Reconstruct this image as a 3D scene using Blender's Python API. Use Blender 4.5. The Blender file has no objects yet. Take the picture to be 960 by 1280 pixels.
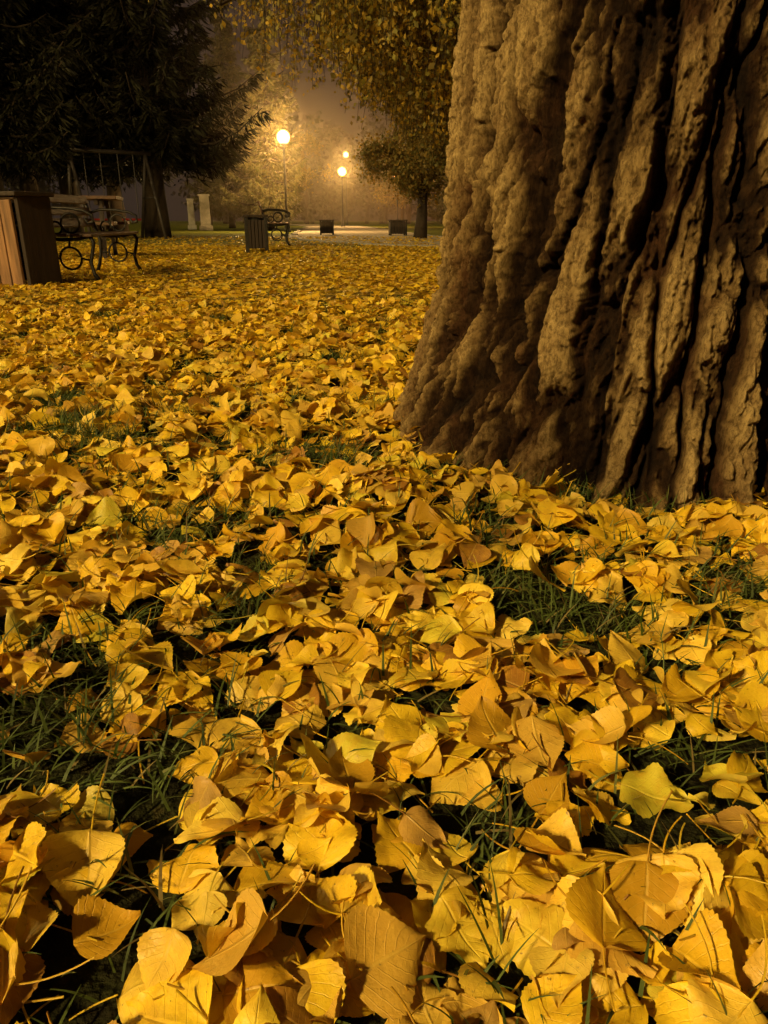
import bpy, bmesh, math, random
import numpy as np
from mathutils import Vector, Matrix
random.seed(7); rng=np.random.default_rng(7)
S=bpy.context.scene
TC=np.array([0.66,1.80])          # trunk centre

# ------------------------------------------------------------------ noise
def h3(ix,iy,iz,seed):
    a=(ix.astype(np.int64)*374761393+iy.astype(np.int64)*668265263+iz.astype(np.int64)*1274126177+seed*974711)&0xffffffff
    a=((a^(a>>13))*1274126177)&0xffffffff
    a=((a^(a>>16))*2246822519)&0xffffffff
    a=a^(a>>15)
    return (a&0xffffff)/16777216.0
def vn(x,y,z,seed=0):
    x=np.asarray(x,float);y=np.asarray(y,float);z=np.asarray(z,float)+0*x
    ix=np.floor(x);iy=np.floor(y);iz=np.floor(z)
    fx=x-ix;fy=y-iy;fz=z-iz
    fx=fx*fx*(3-2*fx);fy=fy*fy*(3-2*fy);fz=fz*fz*(3-2*fz)
    r=0
    for dx in(0,1):
        for dy in(0,1):
            for dz in(0,1):
                w=(fx if dx else 1-fx)*(fy if dy else 1-fy)*(fz if dz else 1-fz)
                r=r+w*h3(ix+dx,iy+dy,iz+dz,seed)
    return r*2-1
def fbm(x,y,z,o=4,seed=0):
    r=0;a=1;t=0
    for i in range(o):
        r=r+a*vn(x*2**i+17.3*i,y*2**i+5.1*i,z*2**i-9.7*i,seed+i);t+=a;a*=.5
    return r/t
def worley(x,y,z,seed=0):
    """F1, F2 and a random value of the nearest cell"""
    ix=np.floor(x);iy=np.floor(y);iz=np.floor(z)
    f1=np.full(x.shape,9.);f2=np.full(x.shape,9.);idv=np.zeros(x.shape)
    for dx in(-1,0,1):
        for dy in(-1,0,1):
            for dz in(-1,0,1):
                cx=ix+dx;cy=iy+dy;cz=iz+dz
                hh=h3(cx,cy,cz,seed)
                d=np.sqrt((cx+hh-x)**2+(cy+h3(cx,cy,cz,seed+1)-y)**2+(cz+h3(cx,cy,cz,seed+2)-z)**2)
                idv=np.where(d<f1,(hh*7.31)%1.0,idv)
                f2=np.minimum(f2,np.maximum(f1,d));f1=np.minimum(f1,d)
    return f1,f2,idv
def sst(a,b,x):
    t=np.clip((x-a)/(b-a),0,1);return t*t*(3-2*t)

def gh(x,y):
    x=np.asarray(x,float);y=np.asarray(y,float)
    r=np.hypot(x,y);f=np.clip(1-(r-6)/5,0,1)
    d=np.hypot(x-TC[0],y-TC[1])
    z=(.026*vn(x*1.3+3,y*1.3,0*x,5)+.012*vn(x*3.7,y*3.7,0*x,6))*f*sst(.5,1.2,d)
    z=z+.012*np.exp(-((d-.85)/.22)**2)
    return z

# ------------------------------------------------------------------ mesh helpers
def link(o):
    S.collection.objects.link(o);return o
def np_mesh(name,V,F,mat,attrs=None,uv=None,smooth=True):
    me=bpy.data.meshes.new(name)
    V=np.ascontiguousarray(V,dtype=np.float32);F=np.ascontiguousarray(F,dtype=np.int32)
    m,k=F.shape
    me.vertices.add(len(V));me.vertices.foreach_set('co',V.ravel())
    me.loops.add(m*k);me.loops.foreach_set('vertex_index',F.ravel())
    me.polygons.add(m)
    me.polygons.foreach_set('loop_start',np.arange(0,m*k,k,dtype=np.int32))
    me.polygons.foreach_set('loop_total',np.full(m,k,dtype=np.int32))
    me.polygons.foreach_set('use_smooth',np.full(m,smooth))
    if attrs:
        for nme,a in attrs.items():
            if a.ndim==1:
                at=me.attributes.new(nme,'FLOAT','POINT');at.data.foreach_set('value',a.astype(np.float32))
            else:
                at=me.attributes.new(nme,'FLOAT_COLOR','POINT')
                c=np.ones((len(V),4),np.float32);c[:,:3]=a;at.data.foreach_set('color',c.ravel())
    if uv is not None:
        l=me.uv_layers.new(name='UVMap');l.data.foreach_set('uv',uv[F.ravel()].astype(np.float32).ravel())
    me.update(calc_edges=True);me.materials.append(mat)
    return me
def grid_faces(nt,ns):
    i=np.arange(nt-1)[:,None];j=np.arange(ns-1)[None,:]
    a=(i*ns+j).ravel()
    return np.stack([a,a+1,a+ns+1,a+ns],1)
def rep_faces(F,N,nv):
    return (F[None]+ (np.arange(N)*nv)[:,None,None]).reshape(-1,F.shape[1])

class MB:
    def __init__(s): s.v=[];s.f=[]
    def box(s,c,d,R=None,tp=1.0):
        b=len(s.v);c=Vector(c)
        for z in(-1,1):
            k=tp if z>0 else 1
            for x,y in((-1,-1),(1,-1),(1,1),(-1,1)):
                p=Vector((x*d[0]/2*k,y*d[1]/2*k,z*d[2]/2))
                if R is not None:p=R@p
                s.v.append(p+c)
        s.f+=[(b+3,b+2,b+1,b),(b+4,b+5,b+6,b+7)]+[(b+i,b+(i+1)%4,b+4+(i+1)%4,b+4+i) for i in range(4)]
    def tube(s,P,r,n=8,closed=False):
        P=[Vector(p) for p in P];N=len(P)
        if not hasattr(r,'__len__'):r=[r]*N
        b=len(s.v);up=None
        for i,p in enumerate(P):
            if closed:t=(P[(i+1)%N]-P[i-1])
            else:t=P[min(i+1,N-1)]-P[max(i-1,0)]
            t.normalize()
            if up is None:
                up=Vector((0,0,1)) if abs(t.z)<.9 else Vector((1,0,0))
            a=t.cross(up)
            if a.length<1e-4:a=t.cross(Vector((0,1,.1)))
            a.normalize();up=a.cross(t)
            for k in range(n):
                an=2*math.pi*k/n
                s.v.append(p+(a*math.cos(an)+up*math.sin(an))*r[i])
        for i in range(N if closed else N-1):
            j=(i+1)%N
            for k in range(n):
                s.f.append((b+i*n+k,b+i*n+(k+1)%n,b+j*n+(k+1)%n,b+j*n+k))
        if not closed:
            s.f.append(tuple(b+k for k in reversed(range(n))))
            s.f.append(tuple(b+(N-1)*n+k for k in range(n)))
    def lathe(s,c,prof,n=20):
        b=len(s.v)
        for r,z in prof:
            for k in range(n):
                a=2*math.pi*k/n;s.v.append(Vector((c[0]+r*math.cos(a),c[1]+r*math.sin(a),c[2]+z)))
        for i in range(len(prof)-1):
            for k in range(n):
                s.f.append((b+i*n+k,b+i*n+(k+1)%n,b+(i+1)*n+(k+1)%n,b+(i+1)*n+k))
        s.f.append(tuple(b+k for k in reversed(range(n))))
        s.f.append(tuple(b+(len(prof)-1)*n+k for k in range(n)))
    def obj(s,name,mat,parent=None,bevel=0,smooth=False):
        me=bpy.data.meshes.new(name);me.from_pydata([tuple(v) for v in s.v],[],s.f)
        me.materials.append(mat)
        if smooth:
            me.polygons.foreach_set('use_smooth',[True]*len(me.polygons))
        o=link(bpy.data.objects.new(name,me))
        if bevel:
            m=o.modifiers.new('bevel','BEVEL');m.width=bevel;m.segments=2
        if parent:o.parent=parent
        return o
def empty(name,loc=(0,0,0),rz=0):
    e=link(bpy.data.objects.new(name,None));e.location=loc;e.rotation_euler[2]=rz;e.empty_display_size=.2
    return e

# ------------------------------------------------------------------ materials
def mat(name):
    m=bpy.data.materials.new(name);m.use_nodes=True
    nt=m.node_tree;nt.nodes.clear()
    o=nt.nodes.new('ShaderNodeOutputMaterial')
    return m,nt,o
def N(nt,t,**k):
    n=nt.nodes.new(t)
    for a,b in k.items():setattr(n,a,b)
    return n
def math_(nt,op,a,b=None,c=None,clamp=False):
    n=nt.nodes.new('ShaderNodeMath');n.operation=op;n.use_clamp=clamp
    for i,v in enumerate((a,b,c)):
        if v is None:continue
        if isinstance(v,(int,float)):n.inputs[i].default_value=v
        else:nt.links.new(v,n.inputs[i])
    return n.outputs[0]
def mix_(nt,f,a,b,mode='MIX'):
    n=nt.nodes.new('ShaderNodeMix');n.data_type='RGBA';n.blend_type=mode
    for i,v in((0,f),(6,a),(7,b)):
        if isinstance(v,(int,float)):n.inputs[i].default_value=v
        elif isinstance(v,tuple):n.inputs[i].default_value=(*v,1) if len(v)==3 else v
        else:nt.links.new(v,n.inputs[i])
    return n.outputs[2]
def ramp_(nt,f,stops):
    n=nt.nodes.new('ShaderNodeValToRGB');e=n.color_ramp.elements
    while len(e)<len(stops):e.new(.5)
    for x,(p,c) in zip(e,stops):x.position=p;x.color=(*c,1)
    nt.links.new(f,n.inputs[0]);return n.outputs[0]
def noise_(nt,co,scale,detail=4,rough=.55):
    n=nt.nodes.new('ShaderNodeTexNoise');n.inputs['Scale'].default_value=scale
    n.inputs['Detail'].default_value=detail;n.inputs['Roughness'].default_value=rough
    if co is not None:nt.links.new(co,n.inputs['Vector'])
    return n.outputs[0]
def simple(name,col,rough=.6,var=.35,scale=8,bump=.3,metal=0,stretch=None):
    m,nt,o=mat(name);tc=N(nt,'ShaderNodeTexCoord').outputs['Object']
    if stretch:
        mp=N(nt,'ShaderNodeMapping');mp.inputs['Scale'].default_value=stretch
        nt.links.new(tc,mp.inputs[0]);tc=mp.outputs[0]
    n=noise_(nt,tc,scale,6)
    c=ramp_(nt,n,[(.3,tuple(x*(1-var) for x in col)),(.7,tuple(min(1,x*(1+var)) for x in col))])
    p=N(nt,'ShaderNodeBsdfPrincipled');nt.links.new(c,p.inputs['Base Color'])
    p.inputs['Roughness'].default_value=rough;p.inputs['Metallic'].default_value=metal
    if bump:
        b=N(nt,'ShaderNodeBump');b.inputs['Strength'].default_value=bump;b.inputs['Distance'].default_value=.01
        nt.links.new(noise_(nt,tc,scale*5,5),b.inputs['Height']);nt.links.new(b.outputs[0],p.inputs['Normal'])
    nt.links.new(p.outputs[0],o.inputs[0]);return m

def leaf_mat(name,veins=True,transl=.3,rough=.45):
    m,nt,o=mat(name)
    at=N(nt,'ShaderNodeAttribute',attribute_name='lc').outputs['Color']
    geo=N(nt,'ShaderNodeNewGeometry')
    tc=N(nt,'ShaderNodeTexCoord').outputs['Object']
    col=at
    if veins:
        uv=N(nt,'ShaderNodeSeparateXYZ');nt.links.new(N(nt,'ShaderNodeTexCoord').outputs['UV'],uv.inputs[0])
        au=math_(nt,'ABSOLUTE',uv.outputs[0])
        mid=math_(nt,'SUBTRACT',1,math_(nt,'MULTIPLY',au,16),clamp=True)
        q=math_(nt,'FRACT',math_(nt,'MULTIPLY',math_(nt,'SUBTRACT',uv.outputs[1],math_(nt,'MULTIPLY',au,.28)),8))
        lat=math_(nt,'SUBTRACT',1,math_(nt,'MULTIPLY',math_(nt,'ABSOLUTE',math_(nt,'SUBTRACT',q,.5)),14),clamp=True)
        vein=math_(nt,'MAXIMUM',mid,math_(nt,'MULTIPLY',lat,.4))
        mott=noise_(nt,tc,45,6,.65)
        col=mix_(nt,math_(nt,'MULTIPLY',math_(nt,'SUBTRACT',mott,.47,clamp=True),3.0,clamp=True),col,(.58,.31,.02))
        sp=noise_(nt,tc,230,3,.6)
        col=mix_(nt,math_(nt,'MULTIPLY',math_(nt,'SUBTRACT',sp,.65,clamp=True),9,clamp=True),col,(.13,.06,.015))
        col=mix_(nt,math_(nt,'MULTIPLY',vein,.22),col,(.9,.70,.14))
        back=mix_(nt,.3,col,(.72,.52,.14))
    else:
        back=mix_(nt,.1,col,(.4,.4,.2))
    col2=mix_(nt,geo.outputs['Backfacing'],col,back)
    p=N(nt,'ShaderNodeBsdfPrincipled');nt.links.new(col2,p.inputs['Base Color'])
    p.inputs['Roughness'].default_value=rough;p.inputs['Specular IOR Level'].default_value=.3
    if veins:
        b=N(nt,'ShaderNodeBump');b.inputs['Strength'].default_value=.5;b.inputs['Distance'].default_value=.0018
        hh=math_(nt,'ADD',math_(nt,'MULTIPLY',vein,-.8),math_(nt,'MULTIPLY',noise_(nt,tc,110,3),1.6))
        nt.links.new(hh,b.inputs['Height']);nt.links.new(b.outputs[0],p.inputs['Normal'])
    t=N(nt,'ShaderNodeBsdfTranslucent');nt.links.new(col,t.inputs[0])
    ms=N(nt,'ShaderNodeMixShader');ms.inputs[0].default_value=transl
    nt.links.new(p.outputs[0],ms.inputs[1]);nt.links.new(t.outputs[0],ms.inputs[2]);nt.links.new(ms.outputs[0],o.inputs[0])
    return m
M_leaf=leaf_mat('fallen_leaf',True,.22)
M_foli=leaf_mat('foliage',False,.35,.6)

def ground_mat():
    m,nt,o=mat('leafy_ground');tc=N(nt,'ShaderNodeTexCoord').outputs['Object']
    sep=N(nt,'ShaderNodeSeparateXYZ');nt.links.new(tc,sep.inputs[0])
    big=noise_(nt,tc,.35,4)
    soil=ramp_(nt,noise_(nt,tc,30,6),[(.3,(.012,.010,.005)),(.6,(.022,.024,.007)),(.8,(.06,.042,.015))])
    v=N(nt,'ShaderNodeTexVoronoi');v.inputs['Scale'].default_value=16;nt.links.new(tc,v.inputs[0])
    vs=N(nt,'ShaderNodeSeparateXYZ');nt.links.new(v.outputs['Color'],vs.inputs[0])
    lit=ramp_(nt,vs.outputs[0],[(0,(.20,.12,.015)),(.5,(.50,.32,.03)),(1,(.70,.46,.04))])
    far=N(nt,'ShaderNodeMapRange');nt.links.new(sep.outputs[1],far.inputs[0])
    far.inputs[1].default_value=2.5;far.inputs[2].default_value=6
    far2=N(nt,'ShaderNodeMapRange');nt.links.new(sep.outputs[1],far2.inputs[0])
    far2.inputs[1].default_value=11;far2.inputs[2].default_value=20;far2.inputs[3].default_value=1;far2.inputs[4].default_value=.10
    f=math_(nt,'MULTIPLY',far.outputs[0],far2.outputs[0])
    f=math_(nt,'MULTIPLY',f,math_(nt,'MULTIPLY',math_(nt,'SUBTRACT',math_(nt,'ADD',vs.outputs[1],big),.55),3,clamp=True))
    grass=ramp_(nt,noise_(nt,tc,3,7,.7),[(.3,(.05,.07,.012)),(.7,(.10,.13,.02))])
    gfar=N(nt,'ShaderNodeMapRange');nt.links.new(sep.outputs[1],gfar.inputs[0]);gfar.inputs[1].default_value=5;gfar.inputs[2].default_value=14
    base=mix_(nt,gfar.outputs[0],soil,grass)
    col=mix_(nt,f,base,lit)
    p=N(nt,'ShaderNodeBsdfPrincipled');nt.links.new(col,p.inputs['Base Color']);p.inputs['Roughness'].default_value=.9
    p.inputs['Specular IOR Level'].default_value=.1
    b=N(nt,'ShaderNodeBump');b.inputs['Strength'].default_value=.8;b.inputs['Distance'].default_value=.03
    nt.links.new(math_(nt,'ADD',noise_(nt,tc,40,5),v.outputs['Distance']),b.inputs['Height']);nt.links.new(b.outputs[0],p.inputs['Normal'])
    nt.links.new(p.outputs[0],o.inputs[0]);return m
M_ground=ground_mat()

def bark_mat():
    m,nt,o=mat('poplar_bark');tc=N(nt,'ShaderNodeTexCoord').outputs['Object']
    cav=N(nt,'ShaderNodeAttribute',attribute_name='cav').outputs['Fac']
    chk=N(nt,'ShaderNodeAttribute',attribute_name='chunk').outputs['Fac']
    mp=N(nt,'ShaderNodeMapping');mp.inputs['Scale'].default_value=(1,1,.45);nt.links.new(tc,mp.inputs[0])
    n1=noise_(nt,mp.outputs[0],9,6,.65);n2=noise_(nt,mp.outputs[0],120,6,.8)
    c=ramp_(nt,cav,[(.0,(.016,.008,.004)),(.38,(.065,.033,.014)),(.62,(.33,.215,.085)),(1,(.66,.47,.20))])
    c=mix_(nt,math_(nt,'MULTIPLY',math_(nt,'SUBTRACT',n1,.5,clamp=True),3.4,clamp=True),c,(.17,.075,.032))
    c=mix_(nt,.3,c,ramp_(nt,chk,[(0,(.42,.37,.33)),(1,(1,1,1))]),'MULTIPLY')
    c=mix_(nt,.7,c,ramp_(nt,n2,[(.40,(.15,.11,.09)),(.56,(1,1,1))]),'MULTIPLY')
    p=N(nt,'ShaderNodeBsdfPrincipled');nt.links.new(c,p.inputs['Base Color']);p.inputs['Roughness'].default_value=.92
    p.inputs['Specular IOR Level'].default_value=.12
    b=N(nt,'ShaderNodeBump');b.inputs['Strength'].default_value=1;b.inputs['Distance'].default_value=.014
    nt.links.new(math_(nt,'ADD',n2,math_(nt,'MULTIPLY',noise_(nt,mp.outputs[0],300,4,.7),.5)),b.inputs['Height']);nt.links.new(b.outputs[0],p.inputs['Normal'])
    nt.links.new(p.outputs[0],o.inputs[0]);return m
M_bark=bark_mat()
M_bark2=simple('tree_bark',(.045,.03,.018),.9,.5,5,.8,stretch=(1,1,.3))
M_iron=simple('cast_iron',(.03,.027,.024),.45,.3,20,.3,.6)
M_steel=simple('painted_steel',(.05,.04,.035),.5,.3,12,.1)
M_wood=simple('weathered_wood',(.22,.115,.05),.7,.55,3,.5,stretch=(6,6,.7))
M_woodh=simple('bench_wood',(.10,.05,.024),.55,.4,3,.4,stretch=(6,.7,6))
M_woodd=simple('dark_wood',(.03,.018,.011),.75,.45,4,.5,stretch=(6,6,.7))
M_stone=simple('pale_stone',(.42,.40,.34),.85,.2,6,.3)
M_path=simple('path_gravel',(.34,.29,.22),.9,.25,2.5,.4)
M_kerb=simple('kerb_stone',(.3,.28,.25),.85,.2,8,.3)
M_red=simple('red_plastic',(.35,.03,.02),.4,.15,4,0)
M_pole=simple('lamp_pole_paint',(.02,.022,.02),.45,.2,10,0)
def emis(name,c,s):
    m,nt,o=mat(name);e=N(nt,'ShaderNodeEmission');e.inputs[0].default_value=(*c,1);e.inputs[1].default_value=s
    nt.links.new(e.outputs[0],o.inputs[0]);return m
M_globe=emis('lit_globe',(1,.56,.12),9)
M_globe2=emis('lit_globe_orange',(1,.42,.1),5)

# ------------------------------------------------------------------ ground
n=320;u=np.linspace(-1,1,n);ax=.5*np.sinh(7.4*u)
X,Y=np.meshgrid(ax,ax+1.2,indexing='xy')
V=np.stack([X.ravel(),Y.ravel(),gh(X,Y).ravel()],1)
ground=link(bpy.data.objects.new('ground',np_mesh('ground',V,grid_faces(n,n),M_ground)))

# ------------------------------------------------------------------ trunk
def trunk_r(z): return .47+.18*np.exp(-np.clip(z,-.2,99)/.28)
def build_trunk():
    zs=np.concatenate([np.arange(-.14,1.15,.0023),np.linspace(1.153,1.9,140),np.linspace(1.91,7,160)])
    nth=1500;th=np.linspace(0,2*np.pi,nth,endpoint=False)
    Z,T=np.meshgrid(zs,th,indexing='ij')
    R0=.52;tw=T-.16*Z
    x=R0*np.cos(tw);y=R0*np.sin(tw);z=Z
    w1=fbm(x*6,y*6,z*3,3,11);w2=fbm(x*6+9,y*6,z*3,3,12);w3=fbm(x*3,y*3,z*3,2,13)
    j1=fbm(x*30,y*30,z*16,4,14);j2=fbm(x*30+5,y*30,z*16,4,15);j3=fbm(x*30,y*30+5,z*20,3,16)
    # ridges between long deep furrows
    f1,f2,i1=worley((x+.036*w1+.013*j1)/.070,(y+.036*w2+.013*j2)/.070,(z+.10*w3+.03*j3)/.62,21)
    e1=f2-f1;c1=sst(.0,.34,e1);fur=sst(.0,.13,e1)
    q1,q2,_=worley((x+.045*w2+.013*j2)/.15,(y+.045*w1+.013*j1)/.15,(z+.1*w3)/1.3,25)
    deep=sst(.0,.16,q2-q1)
    # sharp wandering vertical cracks
    a1=np.abs(fbm(x*15+.30*j1,y*15+.30*j2,z*2.4,3,81));s1=sst(0,.15,a1)
    a2=np.abs(fbm(x*34+.4*j2,y*34+.4*j1,z*6.5,3,85));s2=sst(0,.17,a2)
    # plates broken across the ridges
    g1,g2,i2=worley((x+.02*w2+.008*j2)/.024,(y+.02*w1+.008*j1)/.024,(z+.03*w1+.016*j3)/.055,41)
    c2=sst(.0,.16,g2-g1)
    k1,k2,i3=worley((x+.007*j1)/.0105,(y+.007*j2)/.0105,(z+.009*j3)/.018,46)
    c3=sst(.0,.30,k2-k1)
    fine=fbm(x*85,y*85,z*65,3,61)
    rd=fbm(x*16,y*16,z*5,4,71)
    d=.036*deep+.020*fur+.018*c1+.020*s1*(.35+.65*c1)+.009*s2*(.3+.7*s1)+(.007*(i2-.4)+.003*c2)*(.3+.7*c1)+(.006*(i3-.5)+.003*c3)+.005*fine+.003*j2+.006*rd+.006*w3
    lobes=.020*np.cos(5*T+1.0)*np.exp(-np.clip(Z,0,9)/.28)
    tap=np.where(Z>1.5,1-.05*(Z-1.5),1)
    R=trunk_r(Z)*tap+lobes+d-.082
    V=np.stack([TC[0]+R*np.cos(T)+.03*np.clip(Z-1,0,9),TC[1]+R*np.sin(T),Z],-1).reshape(-1,3)
    a=np.arange(len(zs)-1)[:,None]*nth;b=np.arange(nth)[None,:];b2=(b+1)%nth
    F=np.stack([a+b,a+b2,a+nth+b2,a+nth+b],-1).reshape(-1,4)
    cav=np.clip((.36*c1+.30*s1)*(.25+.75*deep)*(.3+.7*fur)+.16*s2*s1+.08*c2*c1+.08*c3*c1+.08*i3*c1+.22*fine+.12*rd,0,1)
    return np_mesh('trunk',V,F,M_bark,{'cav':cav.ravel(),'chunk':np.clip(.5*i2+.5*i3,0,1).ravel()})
pop=empty('poplar_tree')
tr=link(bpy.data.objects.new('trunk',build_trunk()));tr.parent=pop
mb=MB()
for az,z0 in((.5,4.2),(2.2,4.9),(3.9,5.3),(5.2,4.6),(1.2,6)):
    P=[];p=Vector((TC[0]+.15,TC[1],z0));dirv=Vector((math.cos(az)*.6,math.sin(az)*.6,.8))
    for i in range(9):
        P.append(p.copy());p+=dirv*.55;dirv+=Vector((random.uniform(-.15,.15),random.uniform(-.15,.15),.03))
    mb.tube(P,[.2*(1-i/10)for i in range(9)],10)
P=[Vector((TC[0]+.17,TC[1],6.8+i*.8)) for i in range(7)];mb.tube(P,[.34-.045*i for i in range(7)],14)
mb.obj('limbs',M_bark2,pop,smooth=True)

# ------------------------------------------------------------------ leaves
PAL=np.array([(.88,.60,.025),(.81,.50,.020),(.88,.64,.05),(.66,.37,.02),(.72,.60,.05),(.36,.17,.025),(.85,.55,.02)])
PW=np.array([.26,.20,.15,.15,.06,.07,.11])
def leaf_cols(n):
    c=PAL[rng.choice(len(PAL),n,p=PW)];return np.clip(c*rng.uniform(.74,1.06,(n,1)),0,.92)
def leaf_batch(pos,yaw,nrm,L,nt,ns,serr,curl=1.0):
    n=len(pos)
    t=np.linspace(0,1,nt)
    if nt==3:t=np.array([0,.36,1.])
    s=np.linspace(-1,1,ns)
    w=np.sin(np.pi*np.clip(t,0,1)**.60)**.95*.5
    w=w*(1-.25*sst(.55,1,t))
    w[0]=.012;w[-1]=.01
    if serr:
        w=w*(1+.055*(((t*nt)%2)<1)*1.0*(t>.08)*(t<.95))
    T,Sx=np.meshgrid(t,s,indexing='ij');W=np.repeat(w[:,None],ns,1)
    W=W[None]*rng.uniform(.78,1.14,(n,1,1))*(1+.12*np.where(Sx[None]>0,1,-1)*rng.uniform(-1,1,(n,1,1)))
    x=Sx[None]*W;k=rng.normal(0,.55,(n,1,1))*curl;k=np.where(abs(k)<.05,.05,k)
    kx=rng.normal(0,.8,(n,1,1))*curl;kx=np.where(abs(kx)<.08,.08,kx)
    tt=T[None]-.5
    y=np.sin(k*tt)/k;z=(1-np.cos(k*tt))/k
    x2=np.sin(kx*x)/kx;z=z+(1-np.cos(kx*x))/kx
    z=z+np.abs(x)*rng.normal(.05,.20,(n,1,1))*curl
    ph=rng.uniform(0,6.3,(n,1,1));fr=rng.uniform(5,15,(n,1,1))
    z=z+.055*curl*np.sin(fr*T[None]+ph+Sx[None]*1.3)*Sx[None]**2*rng.uniform(.2,1.9,(n,1,1))
    z=z+.032*curl*np.sin(fr*.6*T[None]+ph*2-Sx[None]*2.3)
    twi=rng.normal(0,.35,(n,1,1))*curl*tt;xx=x2*np.cos(twi);z=z+x2*np.sin(twi)
    x2=xx+.14*rng.normal(0,1,(n,1,1))*tt**2
    P=np.stack([x2,y,z],-1)*L[:,None,None,None]
    flip=np.where(rng.random(n)<.4,-1.,1.)
    nr=nrm*flip[:,None]
    f=np.stack([np.cos(yaw),np.sin(yaw),0*yaw],1)
    f=f-nr*np.sum(f*nr,1,keepdims=True);f/=np.linalg.norm(f,axis=1,keepdims=True)
    sd=np.cross(f,nr)
    Wd=P[...,0:1]*sd[:,None,None]+P[...,1:2]*f[:,None,None]+P[...,2:3]*nr[:,None,None]+pos[:,None,None]
    uv=np.stack([np.repeat(Sx.reshape(1,-1)*1.0,n,0),np.repeat(T.reshape(1,-1),n,0)],-1)
    return Wd.reshape(-1,3),rep_faces(grid_faces(nt,ns),n,nt*ns),uv.reshape(-1,2),(f,sd,nr)

x0,x1,y0,y1,cs=-3.4,3.6,.0,4.6,.01
gx=np.arange(x0,x1,cs);gy=np.arange(y0,y1,cs);GX,GY=np.meshgrid(gx,gy,indexing='ij')
loft=.010+.012*vn(GX*9,GY*9,0*GX,71)+.008*vn(GX*22,GY*22,0*GX,72)
HM=gh(GX,GY)+np.clip(loft,0,.05)
nx,ny=HM.shape
def dens(x,y):
    d=vn(x*5.5,y*5.5,0*x,181)*.42+vn(x*12,y*12,0*x,182)*.62
    g=sst(-.55,.02,d)
    return np.clip(.18+.82*g,0,1)
cand=21500
px=rng.uniform(x0+.1,x1-.1,cand*2);py=rng.uniform(.08,4.4,cand*2)
ok=(np.abs(px)<.62*py+.75)&(np.hypot(px-TC[0],py-TC[1])>.58)&(rng.random(len(px))<dens(px,py))
px=px[ok];py=py[ok];nn=len(px)
L=rng.uniform(.041,.067,nn)*np.where(rng.random(nn)<.22,.72,1);yaw=rng.uniform(0,2*np.pi,nn)
pos=np.zeros((nn,3));nrm=np.zeros((nn,3))
rt=rng.normal(0,1,(nn,2))*np.where(rng.random(nn)<.19,.5,.15)[:,None]
for i in range(nn):
    ix=int((px[i]-x0)/cs);iy=int((py[i]-y0)/cs);r=max(2,int(L[i]*.36/cs))
    a,b=max(ix-r,0),min(ix+r+1,nx);c,d=max(iy-r,0),min(iy+r+1,ny)
    P=HM[a:b,c:d]
    m=(a+b)//2-a;q=(c+d)//2-c
    sx=(P[m:].mean()-P[:m].mean())/(r*cs);sy=(P[:,q:].mean()-P[:,:q].mean())/(r*cs)
    sx=max(-.6,min(.6,sx))+rt[i,0];sy=max(-.6,min(.6,sy))+rt[i,1]
    zc=P.mean()*.8+P.max()*.2+.002+abs(rt[i]).sum()*L[i]*.2
    ln=math.sqrt(sx*sx+sy*sy+1)
    pos[i]=(px[i],py[i],zc);nrm[i]=(-sx/ln,-sy/ln,1/ln)
    ii=np.arange(a,b)[:,None]-ix;jj=np.arange(c,d)[None,:]-iy
    pl=zc+sx*.6*ii*cs+sy*.6*jj*cs
    HM[a:b,c:d]=np.where(ii*ii+jj*jj<=r*r,np.maximum(P,np.minimum(pl,P+.012)),P)
dist=np.hypot(px,py)
Vs=[];Fs=[];Us=[];Cs=[];off=0
def add(V,F,U,C):
    global off
    Vs.append(V);Fs.append(F+off);Us.append(U);Cs.append(C);off+=len(V)
for sel,nt_,ns_,se in((dist<1.6,29,7,True),((dist>=1.6),9,5,False)):
    p=pos[sel];c=leaf_cols(len(p))
    V_,F_,U_,(f,sd,nr)=leaf_batch(p,yaw[sel],nrm[sel],L[sel],nt_,ns_,se)
    add(V_,F_,U_,np.repeat(c,nt_*ns_,0))
    kk=rng.random(len(p))<.7;n_=kk.sum();st=6
    tt=np.linspace(0,1,st);ll=L[sel][kk]*rng.uniform(.45,.85,n_)
    P0=p[kk]-f[kk]*(L[sel][kk]*.49)[:,None]
    cen=P0[:,None]-f[kk][:,None]*(ll[:,None]*tt)[...,None]+nr[kk][:,None]*((rng.normal(0,.25,n_)*ll)[:,None]*tt**2)[...,None]+sd[kk][:,None]*((rng.normal(0,.3,n_)*ll)[:,None]*tt**2)[...,None]
    wd=.0008
    ring=[sd[kk]*wd,nr[kk]*wd,-sd[kk]*wd,-nr[kk]*wd,sd[kk]*wd]
    PV=np.stack([cen+r_[:,None] for r_ in ring],2).reshape(-1,3)
    add(PV,rep_faces(grid_faces(st,5),n_,st*5),np.zeros((len(PV),2))+.45,np.repeat(np.clip(c[kk]*.75,0,1),st*5,0))
def far(ya,yb,den,sc):
    A=.62*(yb**2-ya**2)+1.5*(yb-ya);n_=int(A*den*1.4)
    y=np.sqrt(rng.uniform(ya**2,yb**2,n_));x=rng.uniform(-1,1,n_)*(.62*y+1)
    k=(rng.random(n_)<(.30+.70*sst(-.45,.25,vn(x*1.2,y*1.2,0*x,91)+.5*vn(x*4,y*4,0*x,92))))&(np.hypot(x-TC[0],y-TC[1])>.62)
    x=x[k];y=y[k];n_=len(x)
    nr=np.stack([rng.normal(0,.25,n_),rng.normal(-.05,.27,n_),np.ones(n_)],1);nr/=np.linalg.norm(nr,axis=1,keepdims=True)
    p=np.stack([x,y,gh(x,y)+rng.uniform(.008,.03,n_)],1)
    V_,F_,U_,_=leaf_batch(p,rng.uniform(0,6.3,n_),nr,rng.uniform(.040,.064,n_)*sc,3,3,False,.9)
    add(V_,F_,U_,np.repeat(leaf_cols(n_),9,0))
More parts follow.
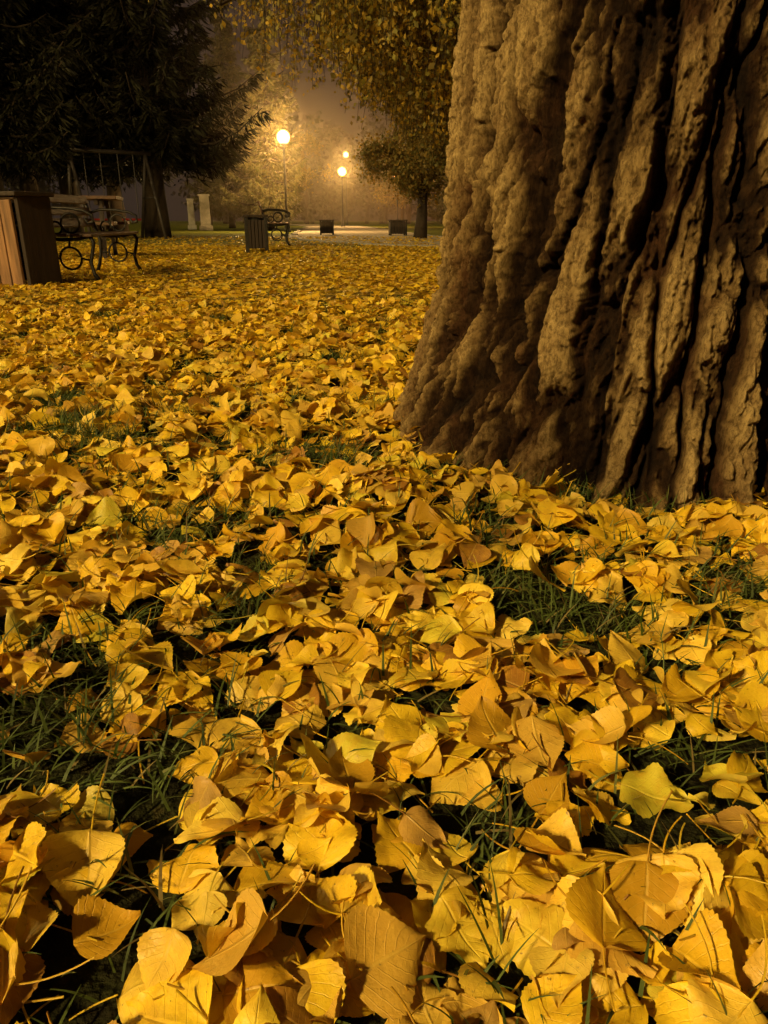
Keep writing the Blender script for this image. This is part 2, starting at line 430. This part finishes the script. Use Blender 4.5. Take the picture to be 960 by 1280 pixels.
far(4.3,9,560,1.0);far(9,15,220,1.1);far(15,24,35,1.25)
leaves=link(bpy.data.objects.new('fallen_leaves',np_mesh('fallen_leaves',np.concatenate(Vs),np.concatenate(Fs),M_leaf,{'lc':np.concatenate(Cs)},np.concatenate(Us))))

# ------------------------------------------------------------------ grass
def blades(n_,ya,yb,lmin,lmax,wid,seg,mask=True):
    y=np.sqrt(rng.uniform(ya**2,yb**2,n_));x=rng.uniform(-1,1,n_)*(.62*y+.7)
    k=np.hypot(x-TC[0],y-TC[1])>.57
    if mask:
        k&=rng.random(n_)<(1.0-dens(x,y))*.9+.16
    x=x[k];y=y[k];n_=len(x)
    t=np.linspace(0,1,seg);Ln=rng.uniform(lmin,lmax,n_)
    az=rng.uniform(0,6.3,n_);lean=rng.uniform(.2,1.2,n_);bend=rng.uniform(.2,1.3,n_)
    ang=lean[:,None]+bend[:,None]*t
    ds=Ln[:,None]/(seg-1)
    h=np.cumsum(np.sin(ang)*ds,1)-np.sin(ang)[:,:1]*ds;v=np.cumsum(np.cos(ang)*ds,1)-np.cos(ang)[:,:1]*ds
    cx=x[:,None]+np.cos(az)[:,None]*h;cy=y[:,None]+np.sin(az)[:,None]*h
    cz=gh(x,y)[:,None]+.004+np.maximum(v,-.01)+rng.uniform(0,.012,n_)[:,None]
    w=wid*(1-t**2*.9)*rng.uniform(.6,1.3,(n_,1))
    a2=az+np.pi/2+rng.normal(0,.3,n_)
    ox=np.cos(a2)[:,None]*w;oy=np.sin(a2)[:,None]*w
    A=np.stack([cx-ox,cy-oy,cz],-1);B=np.stack([cx+ox,cy+oy,cz+w*.4],-1)
    P=np.stack([A,B],2).reshape(-1,3)
    g=np.array([(.05,.085,.006),(.07,.11,.010),(.03,.055,.005),(.12,.13,.02),(.20,.14,.04)])[rng.choice(5,n_,p=[.34,.24,.20,.13,.09])]
    return P,rep_faces(grid_faces(seg,2),n_,seg*2),np.repeat(g,seg*2,0)
Vg=[];Fg=[];Cg=[];o_=0
for a in((80000,.1,2.0,.022,.064,.0013,6),(75000,1.7,4.6,.022,.055,.0017,4),(24000,4.4,11,.02,.05,.003,3)):
    P,F,C=blades(*a);Vg.append(P);Fg.append(F+o_);Cg.append(C);o_+=len(P)
link(bpy.data.objects.new('grass',np_mesh('grass',np.concatenate(Vg),np.concatenate(Fg),M_foli,{'lc':np.concatenate(Cg)})))

# ------------------------------------------------------------------ path
def ribbon(cl):
    pts=[Vector((*p,0)) for p in cl];out=[]
    for i in range(len(pts)-1):
        p0=pts[max(i-1,0)];p1=pts[i];p2=pts[i+1];p3=pts[min(i+2,len(pts)-1)]
        for k in range(10):
            t=k/10
            out.append(.5*((2*p1)+(p2-p0)*t+(2*p0-5*p1+4*p2-p3)*t*t+(3*p1-p0-3*p2+p3)*t**3))
    out.append(pts[-1]);return out
cl=ribbon([(26,9.5),(14,11),(6,13.4),(1.8,17),(-.3,22),(-1.2,30),(-2.2,42),(-4,62),(-9,90)])
V=[];Fp=[];ke=MB();sides=([],[])
for i,p in enumerate(cl):
    t=(cl[min(i+1,len(cl)-1)]-cl[max(i-1,0)]).normalized();nn_=Vector((-t.y,t.x,0))
    wob=.08*math.sin(i*1.7)+.05*math.sin(i*.9)
    for s in(-1,1):
        q=p+nn_*s*(2.1+wob);V.append((q.x,q.y,.006));sides[(s+1)//2].append(p+nn_*s*(2.16+wob))
    if i:b=2*i;Fp.append((b-2,b-1,b+1,b))
me=bpy.data.meshes.new('path');me.from_pydata(V,[],Fp);me.materials.append(M_path);link(bpy.data.objects.new('path',me))
for sd_ in sides:
    b=len(ke.v)
    for i,q in enumerate(sd_):
        t=(sd_[min(i+1,len(sd_)-1)]-sd_[max(i-1,0)]).normalized();nn_=Vector((-t.y,t.x,0))*.05
        for pp,zz in((q-nn_,-.02),(q-nn_,.035),(q+nn_,.035),(q+nn_,-.02)):ke.v.append(Vector((pp.x,pp.y,zz)))
        if i:
            for k in range(3):
                c=b+4*i+k;ke.f.append((c-4,c-3,c+1,c))
ke.obj('path_kerb',M_kerb)

# ------------------------------------------------------------------ trees
def diamonds(P,D,U,l,w):
    l=l[:,None];w=w[:,None]
    V=np.stack([P,P+D*l*.45-U*w,P+D*l,P+D*l*.45+U*w],1).reshape(-1,3)
    n_=len(P);F=np.arange(n_*4).reshape(n_,4);return V,F
def unit(v):return v/np.linalg.norm(v,axis=-1,keepdims=True)
def spruce_mesh(seed,H,R,zb,nbr,per,tr_,cols,nw=1.0):
    r=np.random.default_rng(seed);mb=MB()
    mb.tube([(.06*math.sin(i),.05*math.cos(i*1.3),-.15+i*(H+.15)/10) for i in range(11)],[tr_*(1.25 if i==0 else 1-i/10.6) for i in range(11)],12)
    Ps=[];Ds=[]
    for i in range(nbr):
        f=(i+r.random())/nbr;f=f**1.15;z=zb+(H-zb)*f
        ln=R*(1-f)**.75*r.uniform(.6,1.1)*(.85 if f<.05 else 1)+.15
        az=r.uniform(0,6.28);dz=r.uniform(-.26,.02)
        o=np.array([math.cos(az),math.sin(az),0]);sdv=np.array([-o[1],o[0],0])
        pts=[]
        for k in range(6):
            t=k/5;pts.append(o*ln*t+np.array([0,0,z+ln*(dz*t+ .18*t**3-.12*math.sin(t*3))]))
        mb.tube([tuple(p) for p in pts],[.035*(1-k/6)+.006 for k in range(6)],4)
        m=int(per*(.3+ln/R))
        t=r.random(m)**.7;base=np.array([np.interp(t,np.linspace(0,1,6),[p[j] for p in pts]) for j in range(3)]).T
        sgn=r.choice([-1,1],m);sw=r.random(m)*ln*.28*(1.1-t)+.05
        base=base+sdv*(sgn*sw)[:,None]+np.array([0,0,-1])*(sw*r.uniform(.1,.9,m))[:,None]
        d=o*.5+sdv*(sgn*.7)[:,None]+np.stack([r.normal(0,.3,m),r.normal(0,.3,m),r.normal(-.55,.35,m)],1)
        Ps.append(base);Ds.append(unit(d))
    P=np.concatenate(Ps);D=np.concatenate(Ds);n_=len(P)
    U=unit(np.cross(D,r.normal(0,1,(n_,3))))
    V,F=diamonds(P,D,U,r.uniform(.12,.30,n_)*nw,r.uniform(.012,.03,n_)*nw)
    c=np.array(cols)[r.integers(0,len(cols),n_)]*r.uniform(.6,1.3,(n_,1))
    return mb,V,F,np.repeat(c,4,0)
def place_spruce(data,loc,rz,sc):
    mb,V,F,C=data
    e=empty('spruce_tree',loc,rz);e.scale=(sc,sc,sc)
    mb.obj('trunk',M_bark2,e,smooth=True)
    o=link(bpy.data.objects.new('needles',np_mesh('needles',V,F,M_foli,{'lc':C},smooth=False)));o.parent=e
dk=[(.007,.007,.003),(.010,.009,.004),(.014,.011,.005)]
lt=[(.09,.09,.025),(.12,.10,.03),(.14,.11,.03)]
SD=spruce_mesh(1,13,3.5,2.4,190,300,.33,dk,1.25);SD2=spruce_mesh(2,12,3.3,2.5,180,300,.30,dk,1.25);SL=spruce_mesh(3,9,2.0,.9,150,200,.15,lt)
place_spruce(SD,(-6.6,23,0),0,1);place_spruce(SD2,(-10.6,27,0),1,1.1);place_spruce(SD,(-13.6,31,0),2.3,1.15)
place_spruce(SD2,(-9.9,20.5,0),4,1.02);place_spruce(SD,(-16,24,0),5,1.05);place_spruce(SD2,(-12,36,0),3,1.2)
place_spruce(SL,(-5.3,37.5,0),1,1.05);place_spruce(SL,(-9.5,50,0),2,1.3);place_spruce(SL,(4.2,52,0),2,1.0)

def decid(name,loc,H,tr_,R,zc0,nl,nleaf,lsz,cols,droop=None,bark=M_bark2,seed=0,azs=None,zl=(.25,.85),jit=.04,sub=9):
    r=np.random.default_rng(seed);rr=random.Random(seed);mb=MB()
    TP=[Vector((.06*math.sin(i*1.1),.05*math.cos(i),-.1+i*H*.9/9)) for i in range(10)]
    mb.tube([tuple(p) for p in TP],[tr_*(1.3 if i==0 else 1-i/10.5) for i in range(10)],12)
    tw=[]
    for i in range(nl):
        f=zl[0]+(zl[1]-zl[0])*(i+rr.random())/nl;k=min(int(f*9),8);p=TP[k].lerp(TP[k+1],f*9-k)
        az=rr.uniform(0,6.28) if azs is None else azs(rr)
        ln=R*rr.uniform(.6,1.05)*(1-.45*(f-.2))
        d=Vector((math.cos(az),math.sin(az),rr.uniform(.3,.65) if droop else rr.uniform(.35,.9)));d.normalize();P=[p.copy()]
        for q in range(7):
            p=p+d*ln/7;P.append(p.copy());d+=Vector((rr.uniform(-.18,.18),rr.uniform(-.18,.18),rr.uniform(-.22,.04)));d.normalize()
        mb.tube(P,[tr_*.30*(1-q/8)+.005 for q in range(8)],6)
        for b in range(sub):
            q=rr.randint(1,7);s=P[q];d2=Vector((rr.uniform(-1,1),rr.uniform(-1,1),rr.uniform(-.3,.6))).normalized();Q=[s.copy()]
            l2=ln*rr.uniform(.15,.35)
            for w in range(4):
                s=s+d2*l2/4;Q.append(s.copy());d2+=Vector((rr.uniform(-.2,.2),rr.uniform(-.2,.2),-.22));d2.normalize()
            mb.tube(Q,[.010-.0018*w for w in range(5)],4);tw.append(Q)
            if droop:
                for h in range(4):
                    s=Q[rr.randint(1,4)].copy();zb=droop(loc[0]+s.x,rr)
                    hl=min(s.z-zb,3.2)
                    if hl<.3:continue
                    Q2=[s.copy()];d3=Vector((rr.uniform(-.5,.5),rr.uniform(-.5,.5),-.9))
                    ns_=9
                    for w in range(ns_):
                        s=s+d3.normalized()*hl/ns_;Q2.append(s.copy());d3+=Vector((rr.uniform(-.2,.2),rr.uniform(-.2,.2),-.35))
                    mb.tube(Q2,.003,3);tw+=[Q2]*2
                    # short side sprigs make the curtain bushy
                    for w in range(2,ns_):
                        a0=Q2[w];sd2=Vector((rr.uniform(-1,1),rr.uniform(-1,1),rr.uniform(-.9,.1))).normalized()*rr.uniform(.10,.28)
                        tw.append([a0,a0+sd2*.5,a0+sd2+Vector((0,0,-.04))])
    seg=[(a,b) for Q in tw for a,b in zip(Q[:-1],Q[1:])]
    A=np.array([tuple(a) for a,b in seg]);B=np.array([tuple(b) for a,b in seg])
    wt=np.linalg.norm(B-A,axis=1);wt/=wt.sum()
    k=r.choice(len(seg),nleaf,p=wt);t=r.random((nleaf,1))
    clump=vn(A[k,0]*1.4,A[k,1]*1.4,A[k,2]*1.4,seed)
    keep=r.random(nleaf)<.35+.65*sst(-.5,.2,clump)
    P=A[k]*(1-t)+B[k]*t+r.normal(0,jit,(nleaf,3));P=P[keep]
    P=P[P[:,2]>zc0-.2];n_=len(P)
    D=unit(r.normal(0,1,(n_,3))+np.array([0,0,-.7]));U=unit(np.cross(D,r.normal(0,1,(n_,3))))
    l=lsz*r.uniform(.6,1.25,n_);V,F=diamonds(P,D,U,l,l*.36)
    C=np.array(cols)[r.integers(0,len(cols),n_)]*r.uniform(.7,1.2,(n_,1))
    e=empty(name,loc);mb.obj('trunk',bark,e,smooth=True)
    o=link(bpy.data.objects.new('leaves',np_mesh('leaves',V,F,M_foli,{'lc':np.repeat(C,4,0)},smooth=False)));o.parent=e
    return e
gold=[(.50,.32,.03),(.42,.28,.03),(.30,.21,.04),(.28,.24,.04),(.18,.14,.03)]
brn=[(.26,.17,.035),(.20,.15,.035),(.15,.13,.03),(.32,.20,.035)]
def bdroop(x,rr):
    b=np.interp(x,[-1.9,-1.5,-1.2,-.3,.1,.6,1.5],[3.6,2.7,1.85,1.8,1.5,1.2,1.05])
    return b+abs(rr.gauss(0,.36))
decid('birch_tree',(2.6,8.6,0),7.5,.17,4.9,1.0,26,210000,.052,gold,bdroop,M_bark2,5,azs=lambda r:r.uniform(2.5,3.9) if r.random()<.8 else r.uniform(0,6.28),zl=(.38,.72),sub=14,jit=.035)
decid('maple_tree',(1.0,22,0),7.5,.16,2.9,1.0,22,60000,.09,brn,None,M_bark2,9,zl=(.17,.9),jit=.16,sub=12)
decid('maple_tree',(4.4,30,0),9,.2,3.6,1.4,18,40000,.12,brn,None,M_bark2,10,jit=.2)
decid('maple_tree',(1.6,72,0),9,.2,4,1.5,14,14000,.22,brn,None,M_bark2,12,jit=.3)
decid('maple_tree',(-9.5,72,0),10,.25,5,1.5,14,16000,.24,brn,None,M_bark2,13,jit=.3)
decid('maple_tree',(9,48,0),10,.25,4.5,1.6,14,14000,.18,brn,None,M_bark2,14,jit=.25)

r=np.random.default_rng(77);Vd=[];mbd=MB()
for i in range(80):
    az=r.uniform(-.95,.95);D_=r.uniform(92,125);cx=math.sin(az)*D_;cy=math.cos(az)*D_;H=r.uniform(8,15);R=r.uniform(2.5,5)
    mbd.tube([(cx,cy,-.2),(cx+.2,cy,H*.4),(cx,cy+.2,H*.8)],[.3,.2,.06],6)
    m=1300;q=unit(r.normal(0,1,(m,3)))*(r.random((m,1))**.4);q*=np.array([R,R,H*.46]);q+=np.array([cx,cy,H*.50])
    nz=vn(q[:,0]*.7,q[:,1]*.7,q[:,2]*.7,i);q=q[nz>-.25];Vd.append(q)
P=np.concatenate(Vd);n_=len(P);D=unit(r.normal(0,1,(n_,3)));U=unit(np.cross(D,r.normal(0,1,(n_,3))))
V,F=diamonds(P,D,U,r.uniform(.4,.9,n_),r.uniform(.12,.3,n_))
C=np.array([(.02,.018,.008),(.03,.023,.01),(.018,.016,.008)])[r.integers(0,3,n_)]
e=empty('distant_trees');mbd.obj('trunks',M_bark2,e)
o=link(bpy.data.objects.new('crowns',np_mesh('crowns',V,F,M_foli,{'lc':np.repeat(C,4,0)},smooth=False)));o.parent=e

# ------------------------------------------------------------------ street lamps
WARM=(1,.60,.20)
def lamp(loc,h,P,globe=M_globe,col=WARM,gr=.2):
    e=empty('street_lamp',loc);m=MB()
    m.lathe((0,0,0),[(.16,-.05),(.16,.08),(.12,.14),(.10,.5),(.075,.56),(.055,.62),(.045,h-.5),(.06,h-.47),(.045,h-.42),(.05,h-.28),(.12,h-.24),(.13,h-.2)],16)
    m.obj('pole',M_pole,e,smooth=False)
    m=MB();zc=h
    m.lathe((0,0,zc),[(.02 if i in(0,10) else gr*math.sin(math.pi*i/10),-gr*math.cos(math.pi*i/10)) for i in range(11)],20)
    g=m.obj('globe',globe,e,smooth=True)
    m=MB();m.lathe((0,0,zc+gr),[(.11,0.0),(.09,.03),(.02,.06)],14);m.obj('cap',M_pole,e)
    l=bpy.data.lights.new('lamp_light','POINT');l.energy=P;l.color=col;l.shadow_soft_size=gr*1.15
    lo=link(bpy.data.objects.new('lamp_light',l));lo.location=(0,0,zc);lo.parent=e
    return e
lamp((-4.15,34,0),3.65,12000,gr=.27)
lamp((-3.1,60,0),3.8,11000,gr=.30)
lamp((-4.1,88,0),7.0,6000,gr=.28)
lamp((.95,56,0),3.2,4000,M_globe2,(1,.40,.10),.26)
KC=(1,.71,.27)
lamp((-5.6,-4.6,0),5.0,18000,col=KC,gr=.16)
lamp((-10.5,6.5,0),4.6,5500,col=KC,gr=.16)  # unseen lamp left of frame, added to brighten the middle ground

# ------------------------------------------------------------------ furniture
def bench(loc,rz,length=1.5,sc=1.0):
    e=empty('park_bench',loc,rz);e.scale=(sc,sc,sc)
    for k,yy in enumerate((.06,length-.06)):
        m=MB();T=lambda pts:[(x,yy,z) for x,z in pts]
        m.tube(T([(-.24,0),(-.20,.10),(-.17,.22),(-.16,.34),(-.18,.42),(-.23,.60),(-.29,.80)]),[.022,.019,.018,.02,.018,.016,.013],8)
        m.tube(T([(.27,0),(.22,.08),(.20,.18),(.23,.28),(.25,.36),(.22,.42)]),[.022,.019,.018,.018,.019,.018],8)
        m.tube(T([(-.17,.40),(-.05,.385),(.10,.39),(.24,.42)]),.016,8)
        m.tube(T([(-.24,.63),(-.12,.665),(.05,.66),(.19,.64),(.27,.60),(.27,.54),(.22,.53),(.20,.57)]),.014,8)
        m.tube([(.06+.085*math.cos(a),yy,.53+.085*math.sin(a)) for a in np.linspace(0,6.283,18)[:-1]],.011,6,True)
        m.tube([(-.08+.055*math.cos(a),yy,.49+.055*math.sin(a)) for a in np.linspace(0,6.283,16)[:-1]],.010,6,True)
        m.tube([(.02+.10*math.cos(a),yy,.22+.10*math.sin(a)) for a in np.linspace(0,6.283,20)[:-1]],.011,6,True)
        m.tube(T([(-.165,.22),(-.08,.22)]),.010,6);m.tube(T([(.12,.22),(.20,.2)]),.010,6);m.tube(T([(.02,.32),(.03,.385)]),.01,6)
        m.obj('cast_iron_end_%d'%(k+1),M_iron,e,smooth=True)
    m=MB()
    for i in range(4):m.box((-.13+i*.115,length/2,.425),(.09,length,.028))
    m.obj('seat',M_woodh,e,bevel=.006)
    m=MB()
    for i in range(3):
        z=.53+i*.115;m.box((-.20-(z-.45)*.25,length/2,z),(.026,length,.085),Matrix.Rotation(-.24,3,'Y'))
    m.obj('backrest',M_woodh,e,bevel=.006)
    return e
bench((-2.56,6.3,0),math.radians(2),1.6,.86)
bench((-2.0,14.6,0),math.radians(8),1.4)

def litter_bin(loc,rz,w=.36,h=.62):
    e=empty('litter_bin',loc,rz);m=MB()
    for sx in(-1,1):
        for sy in(-1,1):m.box((sx*w*.5,sy*w*.5,h/2),(.05,.05,h))
    m.obj('posts',M_iron,e,bevel=.005)
    m=MB();nsl=5
    for i in range(nsl):
        o_=(i-(nsl-1)/2)*w*.185
        for sx,sy in((1,0),(-1,0),(0,1),(0,-1)):
            c=(sx*(w*.5+.012) if sx else o_,sy*(w*.5+.012) if sy else o_,h*.52)
            m.box(c,(.02 if sx else w*.15,.02 if sy else w*.15,h*.8))
    m.obj('slats',M_woodd,e,bevel=.004)
    m=MB();m.lathe((0,0,.06),[(w*.40,0),(w*.42,h*.85),(w*.45,h*.87),(w*.40,h*.88),(w*.38,.02)],18);m.obj('liner',M_iron,e)
    m=MB()
    for s in(-1,1):m.box((s*w*.5,0,h+.02),(.07,w+.12,.035));m.box((0,s*w*.5,h+.018),(w-.09,.07,.03))
    m.obj('rim',M_woodd,e,bevel=.006)
    return e
litter_bin((-2.02,12.5,0),.2,.30,.52)
litter_bin((-1.95,27,0),.1,.42,.45);litter_bin((.45,26,0),.1,.5,.45)

e=empty('wooden_fence',(-2.66,5.72,0),math.radians(180-24))
m=MB();x=.06
while x<2.2:
    m.box((x,.0,.315),(.105,.024,.60+random.uniform(-.008,.008)),Matrix.Rotation(random.uniform(-.006,.006),3,'Y'));x+=.118
m.obj('planks',M_wood,e,bevel=.005)
m=MB();m.box((-.02,-.17,.32),(.035,.30,.64));m.box((2.24,-.17,.32),(.035,.30,.64));m.obj('end_boards',M_woodd,e,bevel=.005)
m=MB();m.box((1.1,-.03,.2),(2.16,.035,.07));m.box((1.1,-.03,.5),(2.16,.035,.07));m.box((1.1,-.30,.32),(2.16,.03,.56));m.obj('rails',M_woodd,e,bevel=.004)
m=MB();m.box((1.1,-.155,.655),(2.34,.36,.03));m.obj('cap_board',M_woodd,e,bevel=.006)

e=empty('picnic_table',(-4.3,10.2,0),math.radians(12))
m=MB()
for i in range(5):m.box((0,-.32+i*.16,.74),(1.8,.14,.04))
for s in(-1,1):
    for k in range(2):m.box((0,s*(.66+k*.15),.44),(1.8,.13,.04))
m.obj('top_and_seats',M_woodh,e,bevel=.006)
m=MB()
for sx in(-.65,.65):
    m.box((sx,0,.69),(.05,.72,.07));m.box((sx,0,.39),(.05,1.6,.07))
    for s in(-1,1):m.box((sx+.051,s*.42,.355),(.05,.08,.80),Matrix.Rotation(s*.38,3,'X'))
m.obj('legs',M_woodd,e,bevel=.005)

e=empty('swing_set',(-6.9,20.5,0),math.radians(38));m=MB()
for sx in(-.95,.95):
    for s in(-1,1):m.tube([(sx,s*.85,-.05),(sx,0,2.05)],.045,8)
    m.tube([(sx,-.42,1.02),(sx,.42,1.02)],.03,6)
m.tube([(-1.1,0,2.07),(1.1,0,2.07)],.05,8);m.obj('frame',M_steel,e,smooth=True)
m=MB()
for c in(-.42,.42):
    for d in(-.2,.2):m.tube([(c+d,0,2.04),(c+d,.03,.5)],.012,5)
m.obj('chains',M_steel,e)
m=MB()
for c in(-.42,.42):m.box((c,.03,.49),(.44,.18,.05))
m.obj('seats',M_red,e,bevel=.01)

def pillar(loc,w,h):
    e=empty('stone_pillar',loc,.2);m=MB()
    m.box((0,0,.1),(w*1.3,w*1.0,.24));m.box((0,0,h/2+.2),(w,w*.7,h-.05),tp=.92);m.box((0,0,h+.2),(w*1.12,w*.82,.08));m.obj('shaft',M_stone,e,bevel=.015)
pillar((-8.75,39,0),.5,1.4);pillar((-10.4,43,0),.35,1.3)

# ------------------------------------------------------------------ mist in the park
bm=bmesh.new();bmesh.ops.create_cube(bm,size=1);me=bpy.data.meshes.new('mist');bm.to_mesh(me);bm.free()
mi=link(bpy.data.objects.new('mist',me));mi.scale=(150,110,14);mi.location=(0,75,7.3)
m,nt,o=mat('mist');vs=N(nt,'ShaderNodeVolumeScatter');vs.inputs['Density'].default_value=.0032;vs.inputs['Color'].default_value=(1,.82,.58,1);vs.inputs['Anisotropy'].default_value=.82
nt.links.new(vs.outputs[0],o.inputs['Volume']);me.materials.append(m)

# ------------------------------------------------------------------ light & world
az=Vector((-5.6-.2,-4.6-1.2,4.9)).normalized()
sun=bpy.data.lights.new('sun','SUN');sun.energy=1.6;sun.angle=math.radians(.6);sun.color=KC
so=link(bpy.data.objects.new('sun',sun));so.rotation_euler=az.to_track_quat('Z','Y').to_euler();so.location=(0,0,20)
w=bpy.data.worlds.new('World');S.world=w;w.use_nodes=True;nt=w.node_tree;nt.nodes.clear()
sk=N(nt,'ShaderNodeTexSky');sk.sky_type='NISHITA';sk.sun_disc=False
sk.sun_elevation=math.asin(az.z);sk.sun_rotation=math.atan2(az.x,az.y)
b1=N(nt,'ShaderNodeBackground');b1.inputs[1].default_value=.0006;nt.links.new(sk.outputs[0],b1.inputs[0])
b2=N(nt,'ShaderNodeBackground');b2.inputs[0].default_value=(.030,.018,.013,1);b2.inputs[1].default_value=1
ad=N(nt,'ShaderNodeAddShader');wo=N(nt,'ShaderNodeOutputWorld')
nt.links.new(b1.outputs[0],ad.inputs[0]);nt.links.new(b2.outputs[0],ad.inputs[1]);nt.links.new(ad.outputs[0],wo.inputs[0])

# ------------------------------------------------------------------ camera
cam=bpy.data.cameras.new('camera');co=link(bpy.data.objects.new('camera',cam));S.camera=co
cam.sensor_fit='VERTICAL';cam.sensor_height=36;cam.lens=26;cam.clip_end=1500;cam.clip_start=.02
co.location=(0,0,.48);co.rotation_euler=(math.radians(90-21.55),0,0)
S.view_settings.view_transform='Standard';S.view_settings.look='None';S.view_settings.exposure=0
